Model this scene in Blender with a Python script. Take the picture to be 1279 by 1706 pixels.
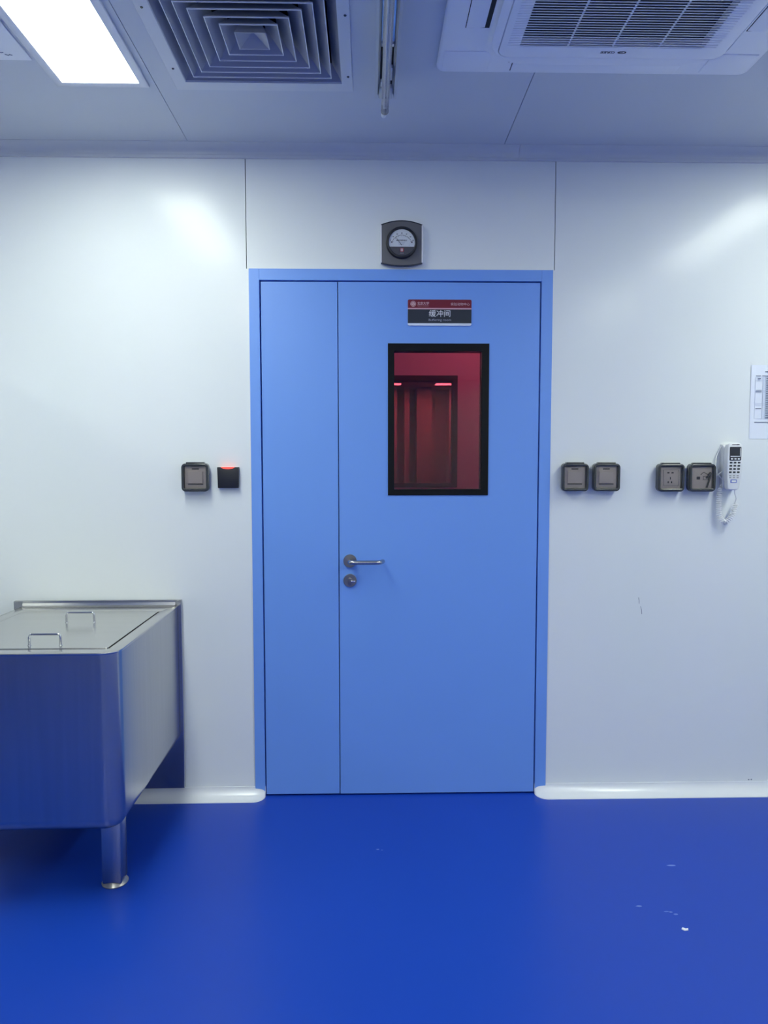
import bpy, bmesh, math, random
from mathutils import Vector, Matrix

# ------------------------------------------------------------------ camera, world, exposure
sc = bpy.context.scene
COL = sc.collection
for o in list(bpy.data.objects):
    bpy.data.objects.remove(o)

H = 2.63                      # ceiling height
CAM_Y = -2.87
cam_d = bpy.data.cameras.new('camera')
cam = bpy.data.objects.new('camera', cam_d)
COL.objects.link(cam)
cam_d.sensor_fit = 'HORIZONTAL'
cam_d.sensor_width = 36.0
cam_d.lens = 36.0 * 1173.9 / 1279.0
cam_d.clip_start = 0.02
yaw, pitch, roll = 0.02173, 0.06617, -0.00054
cy, sy, cp, sp = math.cos(yaw), math.sin(yaw), math.cos(pitch), math.sin(pitch)
fwd = Vector((sy * cp, cy * cp, -sp)); rgt = Vector((cy, -sy, 0)); upv = rgt.cross(fwd)
r2 = rgt * math.cos(roll) + upv * math.sin(roll)
u2 = -rgt * math.sin(roll) + upv * math.cos(roll)
cam.matrix_world = Matrix(((r2.x, u2.x, -fwd.x, 0), (r2.y, u2.y, -fwd.y, CAM_Y), (r2.z, u2.z, -fwd.z, 1.3795), (0, 0, 0, 1)))
sc.camera = cam

world = bpy.data.worlds.new('world'); sc.world = world
world.use_nodes = True
world.node_tree.nodes['Background'].inputs[0].default_value = (0.02, 0.025, 0.03, 1)
world.node_tree.nodes['Background'].inputs[1].default_value = 0.0

LAMP_STRENGTH = 23.5
LAMP_COLOR = (0.98, 1.055, 0.94)
vs = sc.view_settings
vs.view_transform = 'Standard'; vs.look = 'None'; vs.gamma = 1.0; vs.use_curve_mapping = False
vs.exposure = 0.0
sc.cycles.max_bounces = 14
sc.cycles.diffuse_bounces = 8
sc.cycles.glossy_bounces = 6
sc.cycles.transparent_max_bounces = 24
sc.cycles.caustics_reflective = True
sc.cycles.use_denoising = True
sc.cycles.sample_clamp_indirect = 20.0

# ------------------------------------------------------------------ helpers
def lin(r, g, b):
    f = lambda c: (c / 12.92 if c <= 0.04045 else ((c + 0.055) / 1.055) ** 2.4)
    return (f(r / 255), f(g / 255), f(b / 255))

def mat(name, col, rough=0.5, metal=0.0, spec=0.5, emit=None, emit_s=0.0, noise=None, coat=0.0, aniso=0.0, bump=None):
    m = bpy.data.materials.new(name); m.use_nodes = True
    nt = m.node_tree; b = nt.nodes['Principled BSDF']
    b.inputs['Base Color'].default_value = (*col, 1)
    b.inputs['Roughness'].default_value = rough
    b.inputs['Metallic'].default_value = metal
    b.inputs['Specular IOR Level'].default_value = spec
    b.inputs['Coat Weight'].default_value = coat
    b.inputs['Anisotropic'].default_value = aniso
    if emit:
        b.inputs['Emission Color'].default_value = (*emit, 1)
        b.inputs['Emission Strength'].default_value = emit_s
    if noise:      # (scale xyz, colour variation, roughness variation)
        sc3, cv, rv = noise
        tc = nt.nodes.new('ShaderNodeTexCoord'); mp = nt.nodes.new('ShaderNodeMapping')
        mp.inputs['Scale'].default_value = sc3
        nz = nt.nodes.new('ShaderNodeTexNoise'); nz.inputs['Scale'].default_value = 1.0
        nz.inputs['Detail'].default_value = 4.0
        nt.links.new(tc.outputs['Object'], mp.inputs[0]); nt.links.new(mp.outputs[0], nz.inputs['Vector'])
        if cv:
            mx = nt.nodes.new('ShaderNodeMix'); mx.data_type = 'RGBA'
            mx.inputs['A'].default_value = (*[max(0, c * (1 - cv)) for c in col], 1)
            mx.inputs['B'].default_value = (*[min(1, c * (1 + cv)) for c in col], 1)
            nt.links.new(nz.outputs['Fac'], mx.inputs['Factor']); nt.links.new(mx.outputs['Result'], b.inputs['Base Color'])
        if rv:
            mr = nt.nodes.new('ShaderNodeMapRange')
            mr.inputs['From Min'].default_value = 0.3; mr.inputs['From Max'].default_value = 0.7
            mr.inputs['To Min'].default_value = max(0.02, rough - rv); mr.inputs['To Max'].default_value = rough + rv
            nt.links.new(nz.outputs['Fac'], mr.inputs['Value']); nt.links.new(mr.outputs[0], b.inputs['Roughness'])
        if bump:
            bp = nt.nodes.new('ShaderNodeBump'); bp.inputs['Strength'].default_value = bump[0]
            bp.inputs['Distance'].default_value = bump[1]
            nt.links.new(nz.outputs['Fac'], bp.inputs['Height']); nt.links.new(bp.outputs[0], b.inputs['Normal'])
    return m

def glass(name, tint, rough=0.0, gloss_col=(1, 1, 1), ior=1.5):
    m = bpy.data.materials.new(name); m.use_nodes = True
    nt = m.node_tree
    for n in list(nt.nodes): nt.nodes.remove(n)
    out = nt.nodes.new('ShaderNodeOutputMaterial'); mix = nt.nodes.new('ShaderNodeMixShader')
    tr = nt.nodes.new('ShaderNodeBsdfTransparent'); tr.inputs[0].default_value = (*tint, 1)
    gl = nt.nodes.new('ShaderNodeBsdfGlossy'); gl.inputs['Color'].default_value = (*gloss_col, 1); gl.inputs['Roughness'].default_value = rough
    fr = nt.nodes.new('ShaderNodeFresnel'); fr.inputs['IOR'].default_value = ior
    nt.links.new(fr.outputs[0], mix.inputs[0]); nt.links.new(tr.outputs[0], mix.inputs[1]); nt.links.new(gl.outputs[0], mix.inputs[2])
    nt.links.new(mix.outputs[0], out.inputs[0])
    return m

ORG = {}          # world origin of things and parts (before a thing's own rotation)

def thing(name, label, cat, loc=(0, 0, 0), group=None, kind=None, parent=None):
    o = bpy.data.objects.new(name, None); COL.objects.link(o)
    o.empty_display_size = 0.05
    o.location = loc
    ORG[o] = Vector(loc)
    tag(o, label, cat, group, kind)
    return o

def tag(o, label=None, cat=None, group=None, kind=None):
    if label: o['label'] = label
    if cat: o['category'] = cat
    if group: o['group'] = group
    if kind: o['kind'] = kind
    return o

def obj(name, bm, mats, parent=None, smooth=True, label=None, angle=35):
    """link a bmesh (built in world coordinates) as one mesh object; parent frames are subtracted"""
    if isinstance(bm, MB): bm = bm.bm
    bmesh.ops.recalc_face_normals(bm, faces=bm.faces[:])
    me = bpy.data.meshes.new(name)
    # origin: parent's origin, or the centre of the footprint for top-level objects
    if parent is not None:
        org = ORG[parent]
    else:
        xs = [v.co for v in bm.verts]
        mn = Vector((min(v.x for v in xs), min(v.y for v in xs), min(v.z for v in xs)))
        mx = Vector((max(v.x for v in xs), max(v.y for v in xs), max(v.z for v in xs)))
        org = Vector(((mn.x + mx.x) / 2, (mn.y + mx.y) / 2, mn.z))
    bmesh.ops.translate(bm, verts=bm.verts[:], vec=-org)
    if smooth:
        for f in bm.faces: f.smooth = True
        lim = math.radians(angle)
        for e in bm.edges:
            if len(e.link_faces) == 2 and e.calc_face_angle(0) > lim: e.smooth = False
    bm.to_mesh(me); bm.free()
    for m in (mats if isinstance(mats, (list, tuple)) else [mats]): me.materials.append(m)
    o = bpy.data.objects.new(name, me); COL.objects.link(o)
    ORG[o] = org
    if parent is not None: o.parent = parent
    else: o.location = org
    if label: o['label'] = label
    return o

class MB:
    def __init__(s): s.bm = bmesh.new()
    def _merge(s, t, mi=0):
        for f in t.faces: f.material_index = mi
        me = bpy.data.meshes.new('tmp'); t.to_mesh(me); t.free()
        s.bm.from_mesh(me); bpy.data.meshes.remove(me)
        return s
    def _bev(s, t, bev, seg=2, ang=30):
        if bev > 0:
            es = [e for e in t.edges if len(e.link_faces) == 2 and e.calc_face_angle(0) > math.radians(ang)]
            bmesh.ops.bevel(t, geom=es, offset=bev, segments=seg, affect='EDGES', clamp_overlap=True, profile=0.5)
    def box(s, a, b, bev=0.0, seg=2, mi=0):
        t = bmesh.new()
        lo = [min(p, q) for p, q in zip(a, b)]; hi = [max(p, q) for p, q in zip(a, b)]
        M = Matrix.Translation([(p + q) / 2 for p, q in zip(lo, hi)]) @ Matrix.Diagonal([q - p for p, q in zip(lo, hi)] + [1])
        bmesh.ops.create_cube(t, size=1.0, matrix=M)
        s._bev(t, bev, seg)
        return s._merge(t, mi)
    def prism(s, pts, axis, d0, d1, bev=0.0, seg=2, mi=0, holes=None):
        """2-D outline extruded along an axis: 'y' -> pts are (x,z); 'z' -> (x,y); 'x' -> (y,z)"""
        t = bmesh.new()
        def P(p, d):
            return {'y': (p[0], d, p[1]), 'z': (p[0], p[1], d), 'x': (d, p[0], p[1])}[axis]
        A = [t.verts.new(P(p, d0)) for p in pts]; B = [t.verts.new(P(p, d1)) for p in pts]
        n = len(pts)
        if holes:
            hl = holes
            HA = [t.verts.new(P(p, d0)) for p in hl]; HB = [t.verts.new(P(p, d1)) for p in hl]
            for i in range(n):
                j = (i + 1) % n
                t.faces.new((A[i], A[j], HA[j], HA[i])); t.faces.new((B[j], B[i], HB[i], HB[j]))
                t.faces.new((A[j], A[i], B[i], B[j])); t.faces.new((HA[i], HA[j], HB[j], HB[i]))
        else:
            t.faces.new(A); t.faces.new(B[::-1])
            for i in range(n):
                j = (i + 1) % n
                t.faces.new((A[j], A[i], B[i], B[j]))
        bmesh.ops.recalc_face_normals(t, faces=t.faces[:])
        s._bev(t, bev, seg)
        return s._merge(t, mi)
    def lathe(s, prof, c, axis='y', n=40, mi=0):
        """prof: (radius, height along axis) closed or open outline around centre c"""
        t = bmesh.new(); rings = []
        for r, h in prof:
            ring = []
            if r < 1e-6:
                ring = [t.verts.new(s._ax(c, axis, 0, 0, h))] * n
            else:
                for i in range(n):
                    a = 2 * math.pi * i / n
                    ring.append(t.verts.new(s._ax(c, axis, r * math.cos(a), r * math.sin(a), h)))
            rings.append(ring)
        for A, B in zip(rings, rings[1:]):
            for i in range(n):
                j = (i + 1) % n
                vs_ = []
                for v in (A[i], A[j], B[j], B[i]):
                    if v not in vs_: vs_.append(v)
                if len(vs_) >= 3: t.faces.new(vs_)
        bmesh.ops.recalc_face_normals(t, faces=t.faces[:])
        return s._merge(t, mi)
    def _ax(s, c, axis, u, v, h):
        if axis == 'y': return (c[0] + u, c[1] + h, c[2] + v)
        if axis == 'z': return (c[0] + u, c[1] + v, c[2] + h)
        return (c[0] + h, c[1] + u, c[2] + v)
    def tube(s, pts, r, n=12, mi=0, caps=True):
        t = bmesh.new(); P = [Vector(p) for p in pts]
        rs = r if isinstance(r, (list, tuple)) else [r] * len(P)
        T = []
        for i in range(len(P)):
            d = (P[min(i + 1, len(P) - 1)] - P[max(i - 1, 0)])
            T.append(d.normalized())
        ref = Vector((0, 0, 1)) if abs(T[0].z) < 0.9 else Vector((1, 0, 0))
        N = (ref - T[0] * ref.dot(T[0])).normalized()
        rings = []
        for i in range(len(P)):
            N = (N - T[i] * N.dot(T[i])).normalized()
            Bn = T[i].cross(N)
            rings.append([t.verts.new(P[i] + (N * math.cos(2 * math.pi * k / n) + Bn * math.sin(2 * math.pi * k / n)) * rs[i]) for k in range(n)])
        for A, B in zip(rings, rings[1:]):
            for k in range(n):
                j = (k + 1) % n
                t.faces.new((A[k], A[j], B[j], B[k]))
        if caps:
            t.faces.new(rings[0][::-1]); t.faces.new(rings[-1])
        return s._merge(t, mi)
    def grid(s, rows, mi=0):
        t = bmesh.new()
        V = [[t.verts.new(p) for p in r] for r in rows]
        for a, b in zip(V, V[1:]):
            for i in range(len(a) - 1):
                t.faces.new((a[i], a[i + 1], b[i + 1], b[i]))
        return s._merge(t, mi)

def rrect(x0, z0, x1, z1, r, n=6):
    if not isinstance(r, (list, tuple)): r = [r] * 4       # bl, br, tr, tl
    out = []
    for (cx, cz, a0, rr) in ((x0 + r[0], z0 + r[0], 180, r[0]), (x1 - r[1], z0 + r[1], 270, r[1]), (x1 - r[2], z1 - r[2], 0, r[2]), (x0 + r[3], z1 - r[3], 90, r[3])):
        for i in range(n + 1):
            a = math.radians(a0 + 90 * i / n)
            out.append((cx + rr * math.cos(a), cz + rr * math.sin(a)))
    return out

def fillet(pts, r, n=6):
    """rounds the inner corners of a polyline"""
    P = [Vector(p) for p in pts]; out = [P[0]]
    for i in range(1, len(P) - 1):
        a, b = (P[i - 1] - P[i]), (P[i + 1] - P[i])
        rr = min(r, a.length * 0.49, b.length * 0.49)
        A = P[i] + a.normalized() * rr; B = P[i] + b.normalized() * rr
        for k in range(n + 1):
            t = k / n
            out.append(A * (1 - t) ** 2 + P[i] * 2 * t * (1 - t) + B * t ** 2)
    out.append(P[-1])
    return out

def spline(pts, n=10):
    P = [Vector(p) for p in pts]; P = [P[0] * 2 - P[1]] + P + [P[-1] * 2 - P[-2]]
    out = []
    for i in range(1, len(P) - 2):
        for k in range(n):
            t = k / n
            out.append(0.5 * ((2 * P[i]) + (P[i + 1] - P[i - 1]) * t + (2 * P[i - 1] - 5 * P[i] + 4 * P[i + 1] - P[i + 2]) * t * t + (3 * P[i] - P[i - 1] - 3 * P[i + 1] + P[i + 2]) * t ** 3))
    out.append(P[-2])
    return out

def lettering(name, text, x, y, z, w, h, m, parent, M=None, label=None, bold=0.0):
    """text facing -Y, centred on (x, z), scaled to w x h metres, lying at depth y"""
    cu = bpy.data.curves.new('txt', 'FONT'); cu.body = text; cu.size = 1.0; cu.resolution_u = 3
    cu.offset = bold
    to = bpy.data.objects.new('txt', cu); COL.objects.link(to)
    dg = bpy.context.evaluated_depsgraph_get(); dg.update()
    me = bpy.data.meshes.new_from_object(to.evaluated_get(dg))
    bpy.data.objects.remove(to); bpy.data.curves.remove(cu)
    bm = bmesh.new(); bm.from_mesh(me); bpy.data.meshes.remove(me)
    if not bm.verts:
        bm.free(); return None
    x0 = min(v.co.x for v in bm.verts); x1 = max(v.co.x for v in bm.verts)
    y0 = min(v.co.y for v in bm.verts); y1 = max(v.co.y for v in bm.verts)
    sx = w / (x1 - x0); sz = h / (y1 - y0)
    for v in bm.verts:
        v.co = Vector(((v.co.x - (x0 + x1) / 2) * sx, 0, (v.co.y - (y0 + y1) / 2) * sz))
    if M is not None: bmesh.ops.transform(bm, matrix=M, verts=bm.verts[:])
    # give the print a hair of thickness
    r = bmesh.ops.extrude_face_region(bm, geom=bm.faces[:])
    d = Vector((0, -0.0003, 0)) if M is None else (M.to_3x3() @ Vector((0, -0.0003, 0)))
    bmesh.ops.translate(bm, verts=[g for g in r['geom'] if isinstance(g, bmesh.types.BMVert)], vec=d)
    bmesh.ops.translate(bm, verts=bm.verts[:], vec=(x, y, z))
    return obj(name, bm, m, parent, smooth=False, label=label)

def dup(root, loc, label=None, group=None):
    r = root.copy(); COL.objects.link(r); r.location = loc
    if label: r['label'] = label
    if group: r['group'] = group
    for ch in list(root.children):
        c = ch.copy(); COL.objects.link(c); c.parent = r
        for g in list(ch.children):
            d = g.copy(); COL.objects.link(d); d.parent = c
    return r

# ------------------------------------------------------------------ materials
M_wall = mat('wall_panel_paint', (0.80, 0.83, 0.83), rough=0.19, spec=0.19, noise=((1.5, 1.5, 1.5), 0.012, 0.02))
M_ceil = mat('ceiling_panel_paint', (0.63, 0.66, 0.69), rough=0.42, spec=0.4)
M_seam = mat('panel_seam_shadow_gap', (0.16, 0.17, 0.19), rough=0.8)
M_floor = mat('blue_epoxy_floor', (0.0095, 0.057, 0.43), rough=0.33, spec=0.35, noise=((0.9, 0.9, 0.9), 0.06, 0.05))
M_alu = mat('white_aluminium_profile', (0.80, 0.82, 0.84), rough=0.22, spec=0.6)
M_door = mat('blue_door_paint', (0.175, 0.36, 0.84), rough=0.38, spec=0.45)
M_black = mat('black_glass_border', (0.006, 0.007, 0.009), rough=0.3, spec=0.18)
M_dark = mat('dark_void', (0.015, 0.017, 0.02), rough=0.8)
M_red_glass = glass('red_tinted_glass', (0.68, 0.205, 0.30), 0.0)
M_steel = mat('satin_stainless_steel', (0.50, 0.50, 0.50), rough=0.25, metal=1.0, noise=((70, 70, 2.0), 0.10, 0.0))
M_foot = mat('steel_foot', (0.42, 0.40, 0.36), rough=0.35, metal=0.9)
M_steel_lid = mat('brushed_stainless_lid', (0.60, 0.59, 0.565), rough=0.22, metal=1.0, noise=((2, 30, 2), 0.012, 0.02))
M_chrome = mat('polished_steel', (0.72, 0.72, 0.70), rough=0.12, metal=1.0)
M_handle = mat('satin_nickel', (0.50, 0.49, 0.47), rough=0.25, metal=1.0)
M_rose = mat('dark_nickel', (0.34, 0.32, 0.30), rough=0.30, metal=1.0)
M_white = mat('white_plastic', (0.80, 0.81, 0.80), rough=0.35)
M_white_ac = mat('white_enamel_plastic', (0.88, 0.90, 0.92), rough=0.35)
M_grey_plate = mat('pale_switch_plate', (0.80, 0.74, 0.69), rough=0.4)
M_smoke = glass('smoked_clear_plastic', (0.94, 0.92, 0.90), 0.05, ior=1.4)
M_box_dark = mat('dark_grey_plastic', (0.038, 0.042, 0.044), rough=0.16, spec=0.7)
M_mark = mat('dark_grey_print', (0.05, 0.05, 0.055), rough=0.5)
M_blackp = mat('black_plastic', (0.012, 0.013, 0.02), rough=0.45)
M_led = mat('red_led', (0.8, 0.05, 0.04), rough=0.4, emit=(1.0, 0.10, 0.07), emit_s=1.0)
M_paper = mat('white_paper', (0.80, 0.84, 0.92), rough=0.75, spec=0.2)
M_print = mat('grey_print_ink', (0.22, 0.25, 0.33), rough=0.8)
M_print_l = mat('pale_print_ink', (0.58, 0.63, 0.73), rough=0.8)
M_sign_red = mat('sign_maroon', (0.17, 0.006, 0.022), rough=0.4)
M_sign_dark = mat('sign_charcoal', (0.018, 0.024, 0.038), rough=0.4)
M_sign_pale = mat('sign_pale_lettering', (0.75, 0.77, 0.82), rough=0.5)
M_sign_pink = mat('sign_pink_line', (0.62, 0.36, 0.42), rough=0.5)
M_gauge = mat('gauge_grey_metal', (0.15, 0.147, 0.15), rough=0.4, metal=0.2)
M_gauge_edge = mat('gauge_side_silver', (0.86, 0.85, 0.86), rough=0.3, metal=0.0)
M_dial = mat('dial_white', (0.90, 0.93, 0.96), rough=0.5)
M_dial_grey = mat('dial_grey', (0.12, 0.115, 0.125), rough=0.4)
M_clear = glass('clear_glass', (1.0, 1.0, 1.0), 0.0, ior=1.25)
M_red = mat('red_print', (0.65, 0.10, 0.12), rough=0.5)
M_louvre = mat('shaded_aluminium_louvre', (0.40, 0.41, 0.44), rough=0.42, spec=0.5)  # blades darkened in colour for shade, lips get a paler material
M_duct = mat('shaded_duct_inside', (0.012, 0.012, 0.015), rough=0.8)  # near black, shade inside the duct put into the colour
M_fix = mat('grey_lamp_housing', (0.62, 0.64, 0.63), rough=0.35, metal=0.1)
M_fix_in = mat('mirror_reflector', (0.55, 0.60, 0.68), rough=0.12, metal=1.0)
M_quartz = glass('clear_quartz_tube', (0.93, 0.94, 0.96), 0.08, ior=2.0)
_nt = M_quartz.node_tree
_o = [n for n in _nt.nodes if n.type == 'OUTPUT_MATERIAL'][0]; _mx = [n for n in _nt.nodes if n.type == 'MIX_SHADER'][0]
_d = _nt.nodes.new('ShaderNodeBsdfDiffuse'); _d.inputs[0].default_value = (0.85, 0.87, 0.9, 1)
_m2 = _nt.nodes.new('ShaderNodeMixShader'); _m2.inputs[0].default_value = 0.22
_nt.links.new(_mx.outputs[0], _m2.inputs[1]); _nt.links.new(_d.outputs[0], _m2.inputs[2]); _nt.links.new(_m2.outputs[0], _o.inputs[0])
M_lamp = bpy.data.materials.new('lit_diffuser'); M_lamp.use_nodes = True
_b = M_lamp.node_tree.nodes['Principled BSDF']
_b.inputs['Base Color'].default_value = (0.8, 0.8, 0.8, 1)
_b.inputs['Emission Color'].default_value = (*LAMP_COLOR, 1)
_b.inputs['Emission Strength'].default_value = LAMP_STRENGTH

# ------------------------------------------------------------------ room shell
XL, XR, YR = -4.6, 3.3, -7.6
DX0, DX1, DZ1 = -0.475, 0.741, 2.160        # door frame opening in the wall
def struct(name, m, mats, label=None, smooth=False):
    o = obj(name, m, mats, None, smooth=smooth); o['kind'] = 'structure'
    if label: o['label'] = label
    return o

m = MB(); m.box((XL, YR, -0.1), (XR, 0.0, 0.0)); m.box((DX0, 0.0, -0.1), (DX1, 0.05, 0.0))
floor = struct('floor', m, M_floor)

g = 0.0016
SL, SR = -0.4835, 0.7465                     # panel seams either side of the door
m = MB()
for x0, x1, z0, z1 in ((XL, -1.683, 0, H), (-1.683, SL, DZ1, H), (SL, SR, DZ1, H), (SR, 1.9465, DZ1, H), (1.9465, XR, 0, H)):
    m.box((x0 + g, 0, z0), (x1 - g, 0.03, z1))
m.box((-1.683 + g, 0, 0), (DX0, 0.03, DZ1)); m.box((DX1, 0, 0), (1.9465 - g, 0.03, DZ1))
m.box((XL, 0.03, 0), (DX0, 0.09, H), mi=1); m.box((DX1, 0.03, 0), (XR, 0.09, H), mi=1); m.box((DX0, 0.03, DZ1), (DX1, 0.09, H), mi=1)
wall = struct('wall_back', m, [M_wall, M_seam])
m = MB()
for pts in (((1.1185, 0.832), (1.1215, 0.806)), ((1.128, 0.795), (1.1335, 0.762))):
    (xa, za), (xb, zb) = pts
    m.tube([(xa, 0.0003, za), ((xa + xb) / 2 + 0.0008, -0.0003, (za + zb) / 2), (xb, 0.0003, zb)], 0.0012, n=6)
for xa, za in ((1.607, 0.050), (1.618, 0.0505)):
    m.lathe([(0, -0.0005), (0.003, -0.0004), (0.0035, 0.0005)], (xa, 0, za), 'y', 10)
obj('scuff_mark', m, mat('grey_scuff', (0.25, 0.28, 0.33), rough=0.7), wall, label='faint grey scuff marks')

m = MB(); m.box((XL - 0.1, YR, 0), (XL, 0.09, H)); struct('wall_left', m, M_wall)
m = MB(); m.box((XR, YR, 0), (XR + 0.1, 0.09, H)); struct('wall_right', m, M_wall)
m = MB(); m.box((XL - 0.1, YR - 0.1, 0), (XR + 0.1, YR, H)); struct('wall_rear', m, M_wall)
# unseen block added past the left edge to cast a shadow on the back wall
m = MB(); m.box((-2.1, -0.62, 0), (-1.585, 0, 1.80), bev=0.004); struct('shadow_block', m, M_wall)

# ceiling panels with open joints and a hole under the air diffuser
HX0, HX1, HY0, HY1 = -0.595, -0.083, -0.935, -0.47
m = MB(); gy = 0.0012
seams = [XL, -3.155, -1.926, -0.697, 0.532, 1.761, XR]
for a, b in zip(seams, seams[1:]):
    if a < -0.6 < b or a == -0.697:
        if a == -0.697:
            m.box((a + gy, YR, H), (HX0, 0.09, H + 0.04)); m.box((HX1, YR, H), (b - gy, 0.09, H + 0.04))
            m.box((HX0, YR, H), (HX1, HY0, H + 0.04)); m.box((HX0, HY1, H), (HX1, 0.09, H + 0.04))
            continue
    m.box((a + gy, YR, H), (b - gy, 0.09, H + 0.04))
m.box((XL, YR, H + 0.04), (HX0 - .02, 0.09, H + 0.06), mi=1); m.box((HX1 + .02, YR, H + 0.04), (XR, 0.09, H + 0.06), mi=1)
m.box((HX0 - .02, YR, H + 0.04), (HX1 + .02, HY0 - .02, H + 0.06), mi=1); m.box((HX0 - .02, HY1 + .02, H + 0.04), (HX1 + .02, 0.09, H + 0.06), mi=1)
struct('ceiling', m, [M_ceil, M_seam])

# coved profiles
def cove_profile(r, lip, n=12):
    """concave quarter profile, (distance from wall, height from floor)"""
    pts = [(0, r), (-lip, r)]
    for i in range(n + 1):
        a = math.radians(90 * i / n)
        pts.append((-lip - (r - lip) * (1 - math.cos(a)), r - (r - lip) * math.sin(a)))
    pts += [(-r, lip * 0.6), (-r, 0), (0, 0)]
    return pts

def ceiling_cove(x0, x1):
    m = MB()
    pts = [(0, H - 0.047), (-0.0065, H - 0.047), (-0.0075, H - 0.046), (-0.0075, H - 0.036), (-0.009, H - 0.034)]
    for k in range(1, 11):
        a = math.radians(72 * k / 10)
        pts.append((-0.009 - 0.036 * (1 - math.cos(a)) * 1.30, H - 0.034 + 0.0342 * math.sin(a) / math.sin(math.radians(72)) * 0.94))
    pts += [(-0.0425, H - 0.0012), (-0.0425, H), (0, H)]
    m.prism(pts, 'x', x0, x1)
    return m
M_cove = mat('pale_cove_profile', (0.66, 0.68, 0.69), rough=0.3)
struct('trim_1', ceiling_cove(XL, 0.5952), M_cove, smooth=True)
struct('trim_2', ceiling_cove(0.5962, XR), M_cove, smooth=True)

def floor_cove(x_wall, x_end):
    """runs from x_wall to the door side x_end where it dies in a rounded end cap"""
    m = MB(); D, Z = 0.058, 0.043; sgn = 1 if x_end > x_wall else -1
    ts = [(x_wall, 1.0)] + [(x_end - sgn * 0.05, 1.0)]
    for i in range(1, 13):
        a = math.radians(90 * i / 12)
        ts.append((x_end - sgn * 0.05 * (1 - math.sin(a)), math.cos(a) * 0.92 + 0.08))
    rows = []
    for x, k in ts:
        row = []
        for y, z in cove_profile(1.0, 0.05):
            row.append((x, y * D * k, z * Z))
        row.append((x, 0, Z))
        rows.append(row)
    m.grid(rows)
    bm = m.bm
    bm.verts.ensure_lookup_table()
    es = [e for e in bm.edges if len(e.link_faces) == 1]
    bmesh.ops.remove_doubles(bm, verts=bm.verts[:], dist=0.0004)
    es = [e for e in bm.edges if len(e.link_faces) == 1]
    bmesh.ops.holes_fill(bm, edges=es, sides=0)
    return m
struct('baseboard_left', floor_cove(XL, -0.432), M_alu, smooth=True)
bb = struct('baseboard_right', floor_cove(XR, 0.694), M_alu, smooth=True)

# ------------------------------------------------------------------ the blue door
door = thing('door_1', 'blue double door of one narrow and one wide leaf with red window', 'door', (0.133, 0, 0), kind='structure')
del door['category']
LX0, LX1, LZ1, SPL = -0.431, 0.693, 2.1125, -0.122
GAP = 0.0026
m = MB()
f = 0.004
for x0, x1, z0, z1 in ((DX0, LX0 - GAP, 0, DZ1), (LX1 + GAP, DX1, 0, DZ1)):
    m.box((x0, -f, z0), (x1, 0.09, z1), bev=0.0015)
m.box((LX0 - GAP, -f, LZ1 + GAP), (LX1 + GAP, 0.09, DZ1), bev=0.0015)
m.box((LX0 - GAP, 0.052, 0), (LX0 + 0.02, 0.09, LZ1 + GAP)); m.box((LX1 - 0.02, 0.052, 0), (LX1 + GAP, 0.09, LZ1 + GAP)); m.box((LX0, 0.052, LZ1 - 0.02), (LX1, 0.09, LZ1 + GAP))
obj('door_frame', m, M_door, door, smooth=False)
m = MB()
m.box((DX0 - 0.004, -0.0022, 0.044), (DX0 + 0.0004, 0.0, DZ1 + 0.004), bev=0.001, seg=2); m.box((DX1 - 0.0004, -0.0022, 0.036), (DX1 + 0.004, 0.0, DZ1 + 0.004), bev=0.001, seg=2)
m.box((DX0 - 0.002, -0.0024, DZ1 - 0.0004), (DX1 + 0.002, 0.0, DZ1 + 0.0045), bev=0.001, seg=2)
obj('sealant_bead', m, M_white, door, label='white sealant line round the frame')
# narrow leaf
m = MB(); m.box((LX0 + GAP, 0.0, 0.008), (SPL - GAP * .7, 0.048, LZ1 - GAP), bev=0.0012)
obj('door_leaf', m, M_door, door, smooth=False)
# meeting strip behind the joint
m = MB(); m.box((SPL - 0.02, 0.050, 0.01), (SPL + 0.02, 0.056, LZ1 - 0.03))
obj('meeting_strip', m, M_dark, door, smooth=False)
# wide leaf with window hole
WX0, WX1, WZ0, WZ1 = 0.0785, 0.487, 1.2575, 1.8685
IX0, IX1, IZ0, IZ1 = 0.104, 0.4575, 1.282, 1.8385
def leaf_with_window(y0, y1, x0, x1, z0, z1):
    m = MB()
    m.box((x0, y0, z0), (WX0 + .01, y1, z1)); m.box((WX1 - .01, y0, z0), (x1, y1, z1))
    m.box((WX0 + .01, y0, z0), (WX1 - .01, y1, WZ0 + .01)); m.box((WX0 + .01, y0, WZ1 - .01), (WX1 - .01, y1, z1))
    bmesh.ops.remove_doubles(m.bm, verts=m.bm.verts[:], dist=1e-5)
    return m
def ring(x0, z0, x1, z1, ix0, iz0, ix1, iz1, y0, y1):
    m = MB()
    m.prism([(x0, z0), (x1, z0), (x1, z1), (x0, z1)], 'y', y0, y1, bev=0.0008, seg=1, holes=[(ix0, iz0), (ix1, iz0), (ix1, iz1), (ix0, iz1)])
    return m
leaf = obj('door_leaf', leaf_with_window(0.0, 0.048, SPL + GAP * .7, LX1 - GAP, 0.008, LZ1 - GAP), M_door, door, smooth=False)
obj('window_frame', ring(WX0, WZ0, WX1, WZ1, IX0, IZ0, IX1, IZ1, -0.004, 0.052), M_black, leaf, smooth=False, label='black border of the window')
m = MB(); m.box((IX0 - .002, 0.006, IZ0 - .002), (IX1 + .002, 0.012, IZ1 + .002))
obj('window_pane', m, M_red_glass, leaf, smooth=False, label='dark red window glass')
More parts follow.
